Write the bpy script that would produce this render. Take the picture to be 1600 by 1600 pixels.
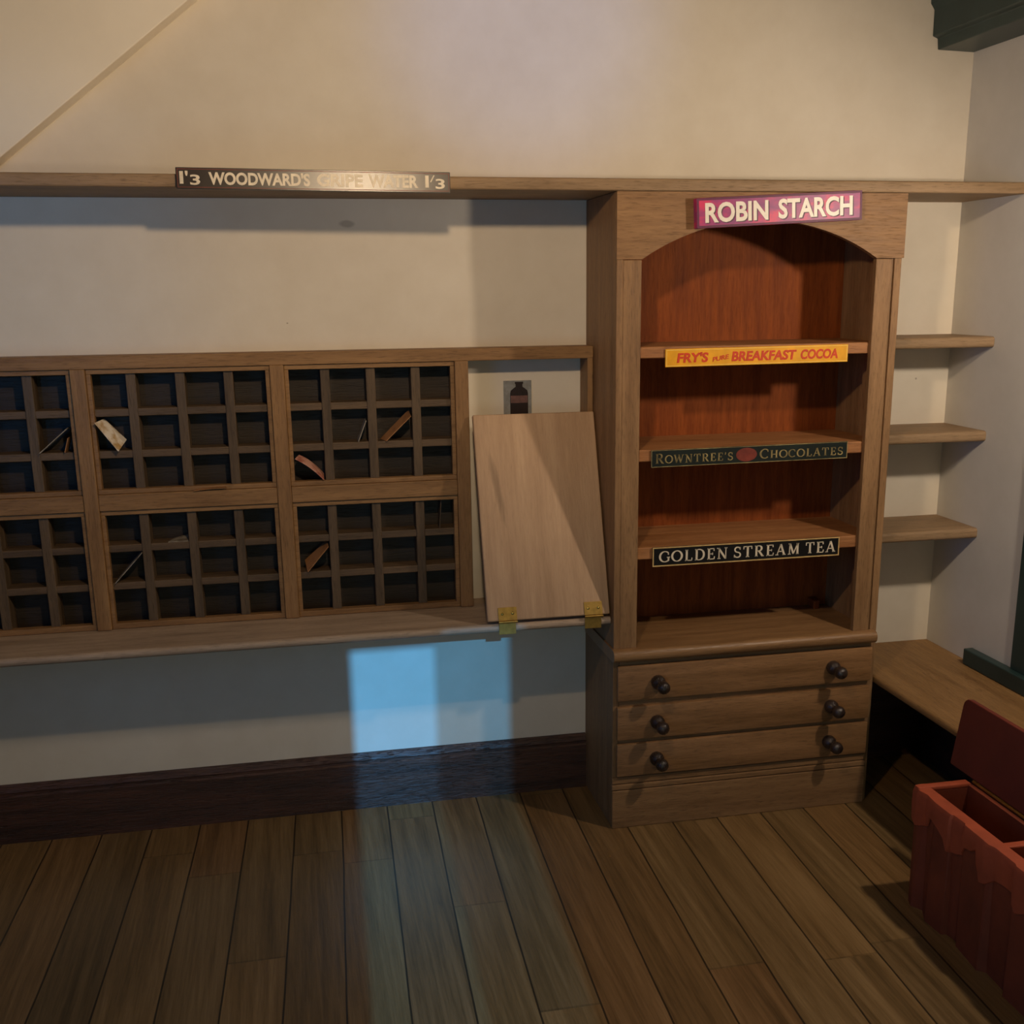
import bpy, bmesh, math, random
from mathutils import Vector, Matrix, Euler
random.seed(7)
for o in list(bpy.data.objects): bpy.data.objects.remove(o)
SC = bpy.context.scene
COL = SC.collection

# ------------------------------------------------------------------ camera
cam_d = bpy.data.cameras.new('camera')
cam = bpy.data.objects.new('camera', cam_d); COL.objects.link(cam)
cam_d.sensor_width = 36; cam_d.lens = 1758.2 / 1600 * 36
cam_d.shift_x = -28.5 / 1600; cam_d.shift_y = 107.4 / 1600
cam_d.clip_start = 0.02
YAW, PITCH, ROLL = .2057, -.2518, -.0106
fw = Vector((math.sin(YAW) * math.cos(PITCH), math.cos(YAW) * math.cos(PITCH), math.sin(PITCH)))
rt0 = Vector((math.cos(YAW), -math.sin(YAW), 0)); up0 = rt0.cross(fw)
rt = rt0 * math.cos(ROLL) + up0 * math.sin(ROLL); up = -rt0 * math.sin(ROLL) + up0 * math.cos(ROLL)
m = Matrix((rt, up, -fw)).transposed().to_4x4(); m.translation = Vector((-1.0473, -3.9964, 1.8965))
cam.matrix_world = m
SC.camera = cam

# ------------------------------------------------------------------ light
SC.view_settings.view_transform = 'Standard'; SC.view_settings.look = 'None'
SC.view_settings.gamma = 1; SC.view_settings.use_curve_mapping = False
SC.view_settings.exposure = 0.0
w = bpy.data.worlds.new('world'); SC.world = w; w.use_nodes = True
w.node_tree.nodes['Background'].inputs[0].default_value = (.45, .6, .8, 1)
w.node_tree.nodes['Background'].inputs[1].default_value = 0.25

def point_lamp(name, loc, col, power, r):
    l = bpy.data.lights.new(name, 'POINT'); l.color = col; l.energy = power; l.shadow_soft_size = r
    o = bpy.data.objects.new(name, l); COL.objects.link(o); o.location = loc; return o
point_lamp('ceiling_lamp_light', (-.74, -2.1, 2.60), (1, .735, .465), 70, .045)

def area_lamp(name, loc, aim, col, power, sx, sy):
    l = bpy.data.lights.new(name, 'AREA'); l.color = col; l.energy = power; l.shape = 'RECTANGLE'; l.size = sx; l.size_y = sy
    o = bpy.data.objects.new(name, l); COL.objects.link(o); o.location = loc
    o.rotation_euler = Vector(aim).to_track_quat('-Z', 'Y').to_euler(); return o
# added cool fill: one in an invented left wall opening, one at the front door slit
area_lamp('left_fill_light', (-3.02, -2.75, 1.65), (1, 0, 0), (.10, .34, 1), 11, 1.3, 1.2)
area_lamp('front_door_fill', (-.75, -4.33, .75), (0, 1, 0), (.66, .86, .78), 7.5, .55, 1.2)
def beam(name, loc, aim, col, power, deg, r):
    l = bpy.data.lights.new(name, 'SPOT'); l.color = col; l.energy = power; l.spot_size = math.radians(deg); l.spot_blend = 1; l.shadow_soft_size = r
    o = bpy.data.objects.new(name, l); COL.objects.link(o); o.location = loc
    o.rotation_euler = (Vector(aim) - Vector(loc)).to_track_quat('-Z', 'Y').to_euler(); return o
wl = beam('window_lamp_light', (1.22, -1.54, 2.12), (.2, -.3, .9), (1, .83, .66), 48, 168, .04); wl.data.spot_blend = .55
# two blue spots added inside the room to cool patches of the back wall
beam('upper_wall_spot', (-.35, -2.9, 2.72), (-.22, 0, 2.80), (.03, .27, 1), 84, 25, .12)
beam('left_wall_spot', (-2.45, -4.2, 2.1), (-2.0, 0, 1.88), (.08, .42, 1), 62, 24, .12)
# daylight that falls in through the slit of the front door
sun = bpy.data.lights.new('daylight_sun', 'SUN'); sun.color = (.10, .46, 1); sun.energy = 3.3; sun.angle = math.radians(.5)
so = bpy.data.objects.new('daylight_sun', sun); COL.objects.link(so)
so.rotation_euler = Vector((.033, 1, -.38)).to_track_quat('-Z', 'Y').to_euler()

# ------------------------------------------------------------------ materials
def srgb(r, g, b):
    f = lambda c: (c / 255 / 12.92) if c / 255 <= .04045 else ((c / 255 + .055) / 1.055) ** 2.4
    return (f(r), f(g), f(b), 1)
class NT:
    def __init__(s, name):
        s.m = bpy.data.materials.new(name); s.m.use_nodes = True
        s.t = s.m.node_tree; s.n = s.t.nodes; s.bsdf = s.n['Principled BSDF']
    def node(s, typ, **kw):
        x = s.n.new(typ)
        for k, v in kw.items(): setattr(x, k, v)
        return x
    def link(s, a, b): s.t.links.new(a, b)
    def val(s, inp, v):
        if isinstance(v, bpy.types.NodeSocket): s.link(v, inp)
        else: inp.default_value = v
    def math(s, op, a, b=0.0, clamp=False):
        x = s.node('ShaderNodeMath', operation=op); x.use_clamp = clamp
        s.val(x.inputs[0], a); s.val(x.inputs[1], b); return x.outputs[0]
    def mix(s, f, a, b, blend='MIX'):
        x = s.node('ShaderNodeMix', data_type='RGBA', blend_type=blend)
        s.val(x.inputs[0], f); s.val(x.inputs[6], a); s.val(x.inputs[7], b); return x.outputs[2]
    def ramp(s, f, stops):
        x = s.node('ShaderNodeValToRGB'); s.link(f, x.inputs[0]); e = x.color_ramp.elements
        while len(e) < len(stops): e.new(.5)
        for i, (p, c) in enumerate(stops): e[i].position = p; e[i].color = c if len(c) == 4 else (*c, 1)
        return x.outputs[0]
    def coord(s, scale=(1, 1, 1), loc=(0, 0, 0), world=False):
        if world:
            g = s.node('ShaderNodeNewGeometry'); src = g.outputs['Position']
        else:
            g = s.node('ShaderNodeTexCoord'); src = g.outputs['Object']
        mp = s.node('ShaderNodeMapping'); mp.inputs['Scale'].default_value = scale; mp.inputs['Location'].default_value = loc
        s.link(src, mp.inputs[0]); return mp.outputs[0]
    def noise(s, vec, scale, detail=4, rough=.55):
        x = s.node('ShaderNodeTexNoise'); s.link(vec, x.inputs['Vector'])
        x.inputs['Scale'].default_value = scale; x.inputs['Detail'].default_value = detail; x.inputs['Roughness'].default_value = rough
        return x.outputs['Fac']
    def bump(s, h, strength=.3, dist=.002):
        x = s.node('ShaderNodeBump'); x.inputs['Strength'].default_value = strength; x.inputs['Distance'].default_value = dist
        s.link(h, x.inputs['Height']); s.link(x.outputs[0], s.bsdf.inputs['Normal'])
    def out(s, col, rough=.6, metal=0.0, spec=.5):
        s.val(s.bsdf.inputs['Base Color'], col); s.val(s.bsdf.inputs['Roughness'], rough)
        s.bsdf.inputs['Metallic'].default_value = metal; s.bsdf.inputs['Specular IOR Level'].default_value = spec
        return s.m

def wood(name, light, dark, axis='x', rough=.55, pores=.45, seed=0., spec=.35, broad=5.0, bump=.35, stain=None):
    M = NT(name); s = {'x': (1.2, 14, 14), 'y': (14, 1.2, 14), 'z': (14, 14, 1.2)}[axis]
    c = M.coord(s, (seed, seed * 1.7, seed * .6))
    n1 = M.noise(c, broad * .35, 5, .6)
    n2 = M.noise(c, 9, 6, .7)
    f = M.math('ADD', M.math('MULTIPLY', n1, .7), M.math('MULTIPLY', n2, .3))
    col = M.ramp(f, [(.34, srgb(*dark)), (.66, srgb(*light))])
    c2 = M.coord(tuple(v * 4 for v in s), (seed, 3, 1))
    p = M.noise(c2, 5, 3, .6)
    pm = M.ramp(p, [(.30, (1, 1, 1)), (.47, (0, 0, 0))])
    col = M.mix(M.math('MULTIPLY', pm, pores), col, tuple(x * .35 for x in srgb(*dark)[:3]) + (1,))
    if stain:   # one dark elongated stain in the board
        sx_, sz_, wx, wz, slant = stain
        sp_ = M.node('ShaderNodeSeparateXYZ'); tc = M.node('ShaderNodeTexCoord'); M.link(tc.outputs['Object'], sp_.inputs[0])
        dx = M.math('DIVIDE', M.math('ADD', M.math('SUBTRACT', sp_.outputs[0], sx_), M.math('MULTIPLY', M.math('SUBTRACT', sp_.outputs[2], sz_), slant)), wx)
        dz_ = M.math('DIVIDE', M.math('SUBTRACT', sp_.outputs[2], sz_), wz)
        d = M.math('ADD', M.math('SQRT', M.math('ADD', M.math('MULTIPLY', dx, dx), M.math('MULTIPLY', dz_, dz_))), M.math('MULTIPLY', M.math('SUBTRACT', n2, .5), .9))
        col = M.mix(M.math('MULTIPLY', M.ramp(d, [(.35, (1, 1, 1)), (1.15, (0, 0, 0))]), .5), col, tuple(x * .42 for x in srgb(*dark)[:3]) + (1,))
    M.bump(M.math('SUBTRACT', n2, M.math('MULTIPLY', pm, .6)), bump, .0025)
    r = M.math('ADD', M.math('MULTIPLY', n1, .25), rough - .12)
    return M.out(col, r, 0, spec)

def paint(name, rgb, rough=.7, var=.06, scale=6, bump=.15, spec=.4):
    M = NT(name); c = M.coord(); n = M.noise(c, scale, 5, .6)
    a = srgb(*rgb); lo = tuple(x * (1 - var * 2) for x in a[:3]) + (1,); hi = tuple(min(1, x * (1 + var)) for x in a[:3]) + (1,)
    col = M.ramp(n, [(.3, lo), (.7, hi)])
    M.bump(M.noise(c, scale * 22, 3, .6), bump, .001)
    return M.out(col, rough, 0, spec)

def wall_mat(name, stain=False, lo=(212, 200, 180), hi=(226, 216, 198)):
    M = NT(name); c = M.coord(world=True)
    n = M.noise(c, 1.6, 5, .6); n2 = M.noise(c, 9, 4, .6)
    f = M.math('ADD', M.math('MULTIPLY', n, .65), M.math('MULTIPLY', n2, .35))
    col = M.ramp(f, [(.3, srgb(*lo)), (.7, srgb(*hi))])
    if stain:
        g = M.node('ShaderNodeNewGeometry')
        def blob(cx, cz, sx, sz):
            sep = M.node('ShaderNodeSeparateXYZ'); M.link(g.outputs['Position'], sep.inputs[0])
            dx = M.math('DIVIDE', M.math('SUBTRACT', sep.outputs[0], cx), sx)
            dz = M.math('DIVIDE', M.math('SUBTRACT', sep.outputs[2], cz), sz)
            d = M.math('SQRT', M.math('ADD', M.math('MULTIPLY', dx, dx), M.math('MULTIPLY', dz, dz)))
            d = M.math('ADD', d, M.math('MULTIPLY', M.math('SUBTRACT', n2, .5), .9))
            return M.ramp(d, [(.6, (1, 1, 1)), (1.1, (0, 0, 0))])
        col = M.mix(M.math('MULTIPLY', blob(-.827, 2.122, .03, .014), .35), col, srgb(90, 75, 58))
        col = M.mix(M.math('MULTIPLY', blob(-1.045, 1.80, .004, .003), .5), col, srgb(90, 75, 58))
        col = M.mix(M.math('MULTIPLY', blob(1.315, 1.555, .005, .005), .5), col, srgb(90, 75, 58))
    M.bump(M.noise(c, 120, 3, .6), .12, .0012)
    return M.out(col, .85, 0, .2)

def floor_mat():
    M = NT('floorboards'); W = .1715
    g = M.node('ShaderNodeNewGeometry'); sep = M.node('ShaderNodeSeparateXYZ'); M.link(g.outputs['Position'], sep.inputs[0])
    wob = M.noise(M.coord((1, 1, 1), world=True), 1.3, 2)
    x = M.math('ADD', M.math('ADD', sep.outputs[0], M.math('MULTIPLY', sep.outputs[1], -.035)), M.math('MULTIPLY', M.math('SUBTRACT', wob, .5), .012))
    u = M.math('DIVIDE', M.math('ADD', x, .956), W); idx = M.math('FLOOR', u); fr = M.math('FRACT', u)
    wn = M.node('ShaderNodeTexWhiteNoise', noise_dimensions='1D'); M.link(idx, wn.inputs['W']); r = wn.outputs['Value']
    v = M.math('ADD', M.math('DIVIDE', sep.outputs[1], 1.75), M.math('MULTIPLY', r, 7.3)); jid = M.math('FLOOR', v); jf = M.math('FRACT', v)
    wn2 = M.node('ShaderNodeTexWhiteNoise', noise_dimensions='2D'); cb = M.node('ShaderNodeCombineXYZ')
    M.link(idx, cb.inputs[0]); M.link(jid, cb.inputs[1]); M.link(cb.outputs[0], wn2.inputs['Vector']); r2 = wn2.outputs['Value']
    cv = M.node('ShaderNodeCombineXYZ'); M.link(M.math('MULTIPLY', sep.outputs[0], 42), cv.inputs[0])
    M.link(M.math('MULTIPLY', sep.outputs[1], 1.6), cv.inputs[1]); M.link(M.math('MULTIPLY', r2, 40), cv.inputs[2])
    n1 = M.noise(cv.outputs[0], 1.5, 8, .78); n2 = M.noise(cv.outputs[0], .3, 4, .6)
    f = M.math('ADD', M.math('MULTIPLY', n1, .55), M.math('MULTIPLY', n2, .45))
    col = M.ramp(f, [(.36, srgb(108, 86, 54)), (.5, srgb(150, 120, 79)), (.64, srgb(180, 148, 104))])
    tint = M.ramp(r2, [(0, srgb(176, 172, 160)), (.35, srgb(200, 194, 178)), (.7, srgb(218, 206, 182)), (1, srgb(212, 188, 168))])
    col = M.mix(.75, col, tint, 'MULTIPLY')
    e = M.math('MINIMUM', fr, M.math('SUBTRACT', 1.0, fr)); gap = M.math('LESS_THAN', e, .016)
    j = M.math('LESS_THAN', jf, .0045); gap = M.math('MAXIMUM', gap, M.math('MULTIPLY', j, .32))
    col = M.mix(M.math('MULTIPLY', gap, .85), col, srgb(22, 16, 10))
    hh = M.math('SUBTRACT', M.math('MULTIPLY', n1, .8), gap)
    M.bump(hh, .5, .004)
    return M.out(col, M.math('ADD', .24, M.math('MULTIPLY', n1, .2)), 0, .5)

def metal(name, rgb, rough=.35):
    M = NT(name); n = M.noise(M.coord(), 60, 4)
    a = srgb(*rgb); col = M.ramp(n, [(.3, tuple(x * .7 for x in a[:3]) + (1,)), (.7, a)])
    return M.out(col, rough, 1.0)

MAT = {}
MAT['cab_v'] = wood('weathered oak vertical grain', (154, 118, 80), (118, 86, 55), 'z')
MAT['cab_h'] = wood('weathered oak', (158, 120, 80), (120, 87, 55), 'x', seed=3)
MAT['inner_h'] = wood('reddish shelf wood', (178, 124, 78), (138, 90, 52), 'x', seed=4)
MAT['top_h'] = wood('polished countertop', (158, 120, 80), (120, 87, 55), 'x', seed=6, rough=.36, spec=.5)
MAT['drawer'] = wood('weathered oak drawer', (160, 118, 78), (118, 85, 52), 'x', seed=8, rough=.5)
MAT['mahogany'] = wood('red mahogany', (152, 80, 34), (108, 51, 20), 'z', pores=.3, seed=5, rough=.6, spec=.15)
MAT['shelfwood'] = wood('shelf oak', (158, 130, 98), (122, 97, 68), 'x', seed=11)
MAT['shelfwood_y'] = wood('bench oak', (158, 122, 78), (124, 91, 54), 'y', seed=14)
MAT['rack_v'] = wood('rack oak vertical', (156, 118, 76), (120, 86, 51), 'z', seed=17)
MAT['rack_h'] = wood('rack oak', (156, 118, 76), (120, 86, 51), 'x', seed=19)
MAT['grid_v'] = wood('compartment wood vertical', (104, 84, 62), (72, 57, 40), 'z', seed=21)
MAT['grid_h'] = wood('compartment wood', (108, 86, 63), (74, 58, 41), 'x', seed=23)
MAT['gridback'] = wood('compartment backing', (58, 46, 34), (36, 28, 20), 'x', seed=25)  # backing darkened to deepen the shade inside the pigeonholes
MAT['ledge'] = wood('ledge oak', (190, 166, 142), (150, 128, 106), 'x', seed=27, rough=.42)
MAT['flap'] = wood('pale flap wood', (198, 164, 130), (170, 136, 104), 'z', pores=.12, seed=29, broad=3.2, stain=(-.150, .46, .016, .15, .16))
MAT['base'] = wood('dark stained baseboard', (90, 54, 38), (42, 24, 16), 'x', pores=.8, seed=31, rough=.38, spec=.55, bump=.9)
MAT['knob'] = wood('dark turned knob', (58, 44, 38), (34, 26, 22), 'y', pores=.2, seed=33, rough=.28, spec=.6)
MAT['wall'] = wall_mat('cream plaster', True)
MAT['wall2'] = wall_mat('cooler plaster side', False, (198, 194, 186), (212, 208, 201))
MAT['wall_white'] = paint('off white plaster', (240, 228, 206), .85, .03, 3)
MAT['shade_wall'] = paint('bounce cutting grey', (96, 100, 98), .9, .05, 3)  # unseen walls and ceiling kept dark grey to cut bounce light
MAT['floor'] = floor_mat()
MAT['green'] = paint('dark green gloss paint', (42, 62, 60), .38, .1, 8, .2)
MAT['red_dark'] = paint('dark red paint', (124, 56, 34), .6, .14, 7, .3)
MAT['red_rim'] = paint('orange red paint', (170, 78, 48), .6, .12, 9, .3)
MAT['red_lid'] = paint('maroon paint', (106, 45, 33), .55, .08, 6, .15)
MAT['brass'] = metal('brass', (206, 168, 92), .42)
MAT['screw'] = metal('brass screw', (200, 170, 90), .25)
MAT['cream_ink'] = paint('cream ink', (224, 210, 184), .45, .1, 40, .05)
MAT['white_ink'] = paint('white enamel', (232, 222, 205), .4, .05, 40, .05)
MAT['red_ink'] = paint('red ink', (206, 62, 22), .5, .08, 40, .05)
MAT['gold_ink'] = paint('faded gold ink', (152, 134, 88), .45, .4, 16, .05)
MAT['gold_line'] = paint('gold line', (206, 172, 112), .4, .15, 40, .05)
MAT['shadow_ink'] = paint('grey purple ink', (84, 44, 66), .5, .1, 40, .05)
MAT['sign_brown'] = paint('dark brown enamel', (44, 32, 24), .3, .15, 12, .05, .6)
MAT['sign_black'] = paint('black enamel', (20, 20, 20), .3, .1, 12, .05, .6)
MAT['sign_green'] = paint('blackish green enamel', (26, 34, 30), .32, .2, 10, .05, .6)
MAT['sign_yellow'] = paint('yellow enamel', (232, 164, 24), .4, .10, 14, .05)
MAT['yellow_line'] = paint('pale yellow line', (240, 205, 100), .45, .05, 40, .05)
MAT['red_seal'] = paint('dull red seal', (122, 52, 40), .5, .2, 30, .05)
def magenta():
    M = NT('magenta enamel'); n = M.noise(M.coord((6, 6, 14)), 1.7, 4, .6)
    col = M.ramp(n, [(.38, srgb(128, 44, 104)), (.52, srgb(158, 48, 108)), (.64, srgb(206, 46, 92))])
    return M.out(col, .4, 0, .4)
MAT['magenta'] = magenta()
MAT['magenta_dark'] = paint('dark magenta edge', (92, 28, 62), .5, .15, 10, .05)
MAT['card_white'] = NT('white card').m
def card(name, a, b, sc=26):
    M = NT(name); n = M.noise(M.coord(), sc, 3); col = M.ramp(n, [(.42, srgb(*a)), (.62, srgb(*b))]); return M.out(col, .8, 0, .2)
MAT['card_white'] = card('white card with tan stains', (226, 214, 196), (176, 140, 86))
MAT['card_pink'] = card('pinkish card', (200, 150, 130), (160, 96, 78))
MAT['card_tan'] = card('tan card', (156, 110, 70), (132, 92, 58))
MAT['card_grey'] = card('grey card', (150, 140, 124), (110, 98, 84))
MAT['pic_back'] = card('grey picture paper', (150, 150, 146), (136, 134, 128), 40)
MAT['bottle'] = paint('dark brown print', (38, 22, 18), .6, .2, 40, .02)
MAT['bottle_label'] = paint('dull pink print', (116, 82, 74), .6, .2, 60, .02)
def glass():
    M = NT('dark window glass'); M.bsdf.inputs['Transmission Weight'].default_value = 0
    n = M.noise(M.coord(), 3, 2); return M.out(M.ramp(n, [(.3, srgb(14, 20, 22)), (.7, srgb(22, 30, 33))]), .08, 0, .5)
MAT['glass'] = glass()
def frosted():
    M = NT('grey door glass'); t = M.node('ShaderNodeBsdfTransparent'); t.inputs[0].default_value = (.36, .36, .36, 1)
    n = M.noise(M.coord(), 3, 2); M.link(M.ramp(n, [(.3, (.60, .62, .60)), (.7, (.66, .68, .66))]), t.inputs[0])
    M.link(t.outputs[0], M.n['Material Output'].inputs[0]); return M.m
MAT['frosted'] = frosted()

# ------------------------------------------------------------------ mesh helpers
ROOT = {}
def nb(): return bmesh.new()
def box(bm, x0, x1, y0, y1, z0, z1, bev=0.0, seg=2, mi=0):
    t = bmesh.new()
    v = [t.verts.new(p) for p in [(x0,y0,z0),(x1,y0,z0),(x1,y1,z0),(x0,y1,z0),(x0,y0,z1),(x1,y0,z1),(x1,y1,z1),(x0,y1,z1)]]
    for f in [(0,3,2,1),(4,5,6,7),(0,1,5,4),(1,2,6,5),(2,3,7,6),(3,0,4,7)]: t.faces.new([v[i] for i in f])
    if bev: bmesh.ops.bevel(t, geom=list(t.edges), offset=bev, segments=seg, affect='EDGES', profile=.5)
    join(bm, t, mi)
def join(bm, t, mi=0):
    mp = {v: bm.verts.new(v.co) for v in t.verts}
    for f in t.faces:
        try: g = bm.faces.new([mp[v] for v in f.verts]); g.material_index = mi
        except ValueError: pass
    t.free()
def prism(bm, poly, axis, a, b, bev=0.0, mi=0, seg=2):
    """poly is a list of 2D points; extruded along axis from a to b"""
    t = bmesh.new()
    def P(p, h): return {'x': (h, p[0], p[1]), 'y': (p[0], h, p[1]), 'z': (p[0], p[1], h)}[axis]
    A = [t.verts.new(P(p, a)) for p in poly]; B = [t.verts.new(P(p, b)) for p in poly]
    t.faces.new(A); t.faces.new(B[::-1]); n = len(poly)
    for i in range(n): t.faces.new([A[i], B[i], B[(i + 1) % n], A[(i + 1) % n]])
    bmesh.ops.recalc_face_normals(t, faces=t.faces)
    if bev: bmesh.ops.bevel(t, geom=list(t.edges), offset=bev, segments=seg, affect='EDGES', profile=.5)
    join(bm, t, mi)
def lathe(bm, prof, center, axis=(0, -1, 0), seg=20):
    """prof: list of (radius, distance along axis)"""
    q = Vector((0, 0, 1)).rotation_difference(Vector(axis)); t = bmesh.new(); rings = []
    for r, h in prof:
        rings.append([t.verts.new(q @ Vector((r * math.cos(k * 2 * math.pi / seg), r * math.sin(k * 2 * math.pi / seg), h)) + Vector(center)) for k in range(seg)])
    for a, b in zip(rings, rings[1:]):
        for k in range(seg): t.faces.new([a[k], a[(k + 1) % seg], b[(k + 1) % seg], b[k]])
    t.faces.new(rings[0][::-1]); t.faces.new(rings[-1]); bmesh.ops.recalc_face_normals(t, faces=t.faces); join(bm, t)
def build(name, bm, mat, parent=None, smooth=False, label=None, local=False):
    bmesh.ops.remove_doubles(bm, verts=bm.verts, dist=1e-6)
    if parent is not None and not local: bmesh.ops.translate(bm, verts=bm.verts, vec=-ROOT[parent.name])
    me = bpy.data.meshes.new(name); bm.to_mesh(me); bm.free()
    for mm in (mat if isinstance(mat, (list, tuple)) else [mat]): me.materials.append(mm)
    o = bpy.data.objects.new(name, me); COL.objects.link(o)
    if smooth:
        me.polygons.foreach_set('use_smooth', [True] * len(me.polygons))
        try: me.set_sharp_from_angle(angle=math.radians(38))
        except Exception: pass
    if parent is not None:
        o.parent = parent
        ROOT[o.name] = ROOT[parent.name]
    else: ROOT[o.name] = Vector((0, 0, 0))
    if label: o['label'] = label
    return o
def tag(o, label, cat, group=None):
    o['label'] = label; o['category'] = cat
    if group: o['group'] = group
    return o
def thing(name, label, cat, loc, group=None, rot=(0, 0, 0)):
    o = bpy.data.objects.new(name, None); COL.objects.link(o); o.empty_display_size = .05
    o.location = loc; o.rotation_euler = rot; ROOT[o.name] = Vector(loc)
    return tag(o, label, cat, group)
def struct(name, bm, mat, parent=None):
    o = build(name, bm, mat, parent)
    if parent is None: o['kind'] = 'structure'
    return o
def mesh_thing(name, bm, mat, loc, label, cat, group=None, smooth=False):
    bmesh.ops.translate(bm, verts=bm.verts, vec=-Vector(loc))
    o = build(name, bm, mat, None, smooth); o.location = loc; ROOT[o.name] = Vector(loc)
    return tag(o, label, cat, group)

# ------------------------------------------------------------------ the room
XR, XL, YF, ZC = 1.45, -3.0, -4.35, 3.02
b = nb(); box(b, XL, XR, YF, 0, -.06, 0); struct('floor', b, MAT['floor'])
b = nb(); box(b, XL - .08, XR + .08, 0, .08, -.06, ZC); struct('wall_back', b, MAT['wall'])
b = nb(); box(b, XR, XR + .08, YF, 0, -.06, ZC); struct('wall_right', b, MAT['wall2'])
b = nb(); wy0, wy1, wz0, wz1 = -3.42, -2.08, 1.03, 2.27  # opening added in the unseen left wall for the fill light
box(b, XL - .08, XL, YF, wy0, -.06, ZC); box(b, XL - .08, XL, wy1, 0, -.06, ZC); box(b, XL - .08, XL, wy0, wy1, -.06, wz0); box(b, XL - .08, XL, wy0, wy1, wz1, ZC)
struct('wall_left', b, MAT['shade_wall'])
b = nb(); box(b, XL - .08, XR + .08, YF - .08, .08, ZC, ZC + .06); struct('ceiling', b, MAT['shade_wall'])
# front wall behind the viewer with the half-open front door: a clear slit and a glazed part beside it
sx0, sx1, sx2 = -.895 - .143, -.585 - .143, -.300 - .143
zt1, zt2 = .775 + .38 * 3.99, 0.795 + .38 * 4.02
b = nb()
box(b, XL - .08, sx0, YF - .05, YF, -.06, ZC); box(b, sx2, XR + .08, YF - .05, YF, -.06, ZC)
box(b, sx0, sx1, YF - .05, YF, zt1, ZC); box(b, sx1, sx2, YF - .05, YF, zt2, ZC); box(b, sx0, sx2, YF - .05, YF, -.06, 0)
struct('wall_front', b, MAT['shade_wall'])
b = nb(); box(b, sx1, sx2, YF - .03, YF - .02, 0, zt2); struct('door_1', b, MAT['frosted'])

# baseboard with a moulded top
b = nb()
prism(b, [(0, 0), (-.022, 0), (-.022, .176), (-.017, .182), (-.017, .190), (-.020, .194), (-.014, .207), (-.006, .2185), (0, .2196)], 'x', XL, -.001)
struct('baseboard_back', b, MAT['base'])
# boxed-in stair side across the top left of the back wall
b = nb(); prism(b, [(-2.99, 3.015), (-2.99, 2.243), (-1.957, 2.243), (-.98, 3.005), (-.98, 3.015)], 'y', -.09, -.0005, .004)
struct('trim_1', b, MAT['wall_white'])
# dark green boxed beam along the top of the right wall
b = nb()
prism(b, [(1.4495, 2.718), (1.304, 2.722), (1.300, 2.758), (1.280, 2.766), (1.279, 2.852), (1.264, 2.872), (1.262, 2.905), (1.240, 2.95), (1.236, 3.019), (1.4495, 3.019)], 'y', -3.4, -.0005, .003)
struct('trim_2', b, MAT['green'])
# dark board added to stand in for the shade under the bench, then the right baseboard
b = nb(); box(b, 1.0055, 1.4495, -.024, -.001, 0, .455, .002); struct('bench_shade_board', b, MAT['base'])
b = nb(); box(b, 1.428, 1.4495, -3.2, -.0245, 0, .2196, .002); struct('baseboard_right', b, MAT['base'])
# green window in the right wall above the bench
w1 = bpy.data.objects.new('window_1', None); COL.objects.link(w1); w1['kind'] = 'structure'; w1.location = (XR, -1.3, .56); ROOT[w1.name] = Vector((XR, -1.3, .56))
b = nb(); box(b, 1.4105, 1.449, -2.05, -.319, .4955, .557, .004); build('sill_rail', b, MAT['green'], w1)
b = nb(); box(b, 1.437, 1.449, -.66, -.571, .557, 2.35, .002); build('jamb', b, MAT['green'], w1)
b = nb(); box(b, 1.437, 1.449, -2.05, -1.96, .557, 2.35, .002); build('jamb', b, MAT['green'], w1)
b = nb(); box(b, 1.437, 1.449, -1.96, -.66, 2.26, 2.35, .002); build('head_rail', b, MAT['green'], w1)
b = nb(); box(b, 1.438, 1.449, -1.33, -1.29, .557, 2.26, .002); build('glazing_bar', b, MAT['green'], w1)
b = nb(); box(b, 1.444, 1.449, -1.96, -.66, .557, 2.26); build('pane', b, MAT['glass'], w1)

# ------------------------------------------------------------------ long shelf
def rounded_board(bm, x0, x1, yf, yb, z0, z1, r):
    """board whose front edge (towards -y) is half-rounded"""
    r = min(r, (z1 - z0) / 2 - .0005); p = [(yb, z0), (yb, z1)]
    for k in range(5): a = math.pi / 2 * k / 4; p.append((yf + r - r * math.sin(a), z1 - r + r * math.cos(a)))
    for k in range(5): a = math.pi / 2 * k / 4; p.append((yf + r - r * math.cos(a), z0 + r - r * math.sin(a)))
    prism(bm, p, 'x', x0, x1)
b = nb(); rounded_board(b, -2.98, 1.449, -.3873, -.001, 2.2015, 2.239, .006)
mesh_thing('wall_shelf', b, MAT['shelfwood'], (-.75, -.19, 2.2015), 'long plain oak shelf running the whole width of the back wall above the tall cabinet', 'shelf', smooth=True)

# dish lamp hanging from the ceiling (its dish keeps the light off the floor)
lamp = thing('ceiling_lamp', 'hanging ceiling lamp with a shallow dish under the bulb', 'lamp', (-.74, -2.1, 2.48))
b = nb(); lathe(b, [(0, 0), (.04, .0005), (.08, .006), (.102, .018), (.104, .022), (.100, .021), (.078, .010), (.04, .0045), (0, .004)], (-.74, -2.1, 2.48), (0, 0, 1), 32); build('dish', b, MAT['brass'], lamp, True)
for k in range(3):
    a = k * 2.0944 + .5; b = nb(); x, y = -.74 + .1025 * math.cos(a), -2.1 + .1025 * math.sin(a)
    lathe(b, [(0, 0), (.0025, 0), (.0025, .522), (0, .522)], (x, y, 2.4995), (0, 0, 1), 8); build('rod', b, MAT['brass'], lamp, True)

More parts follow.
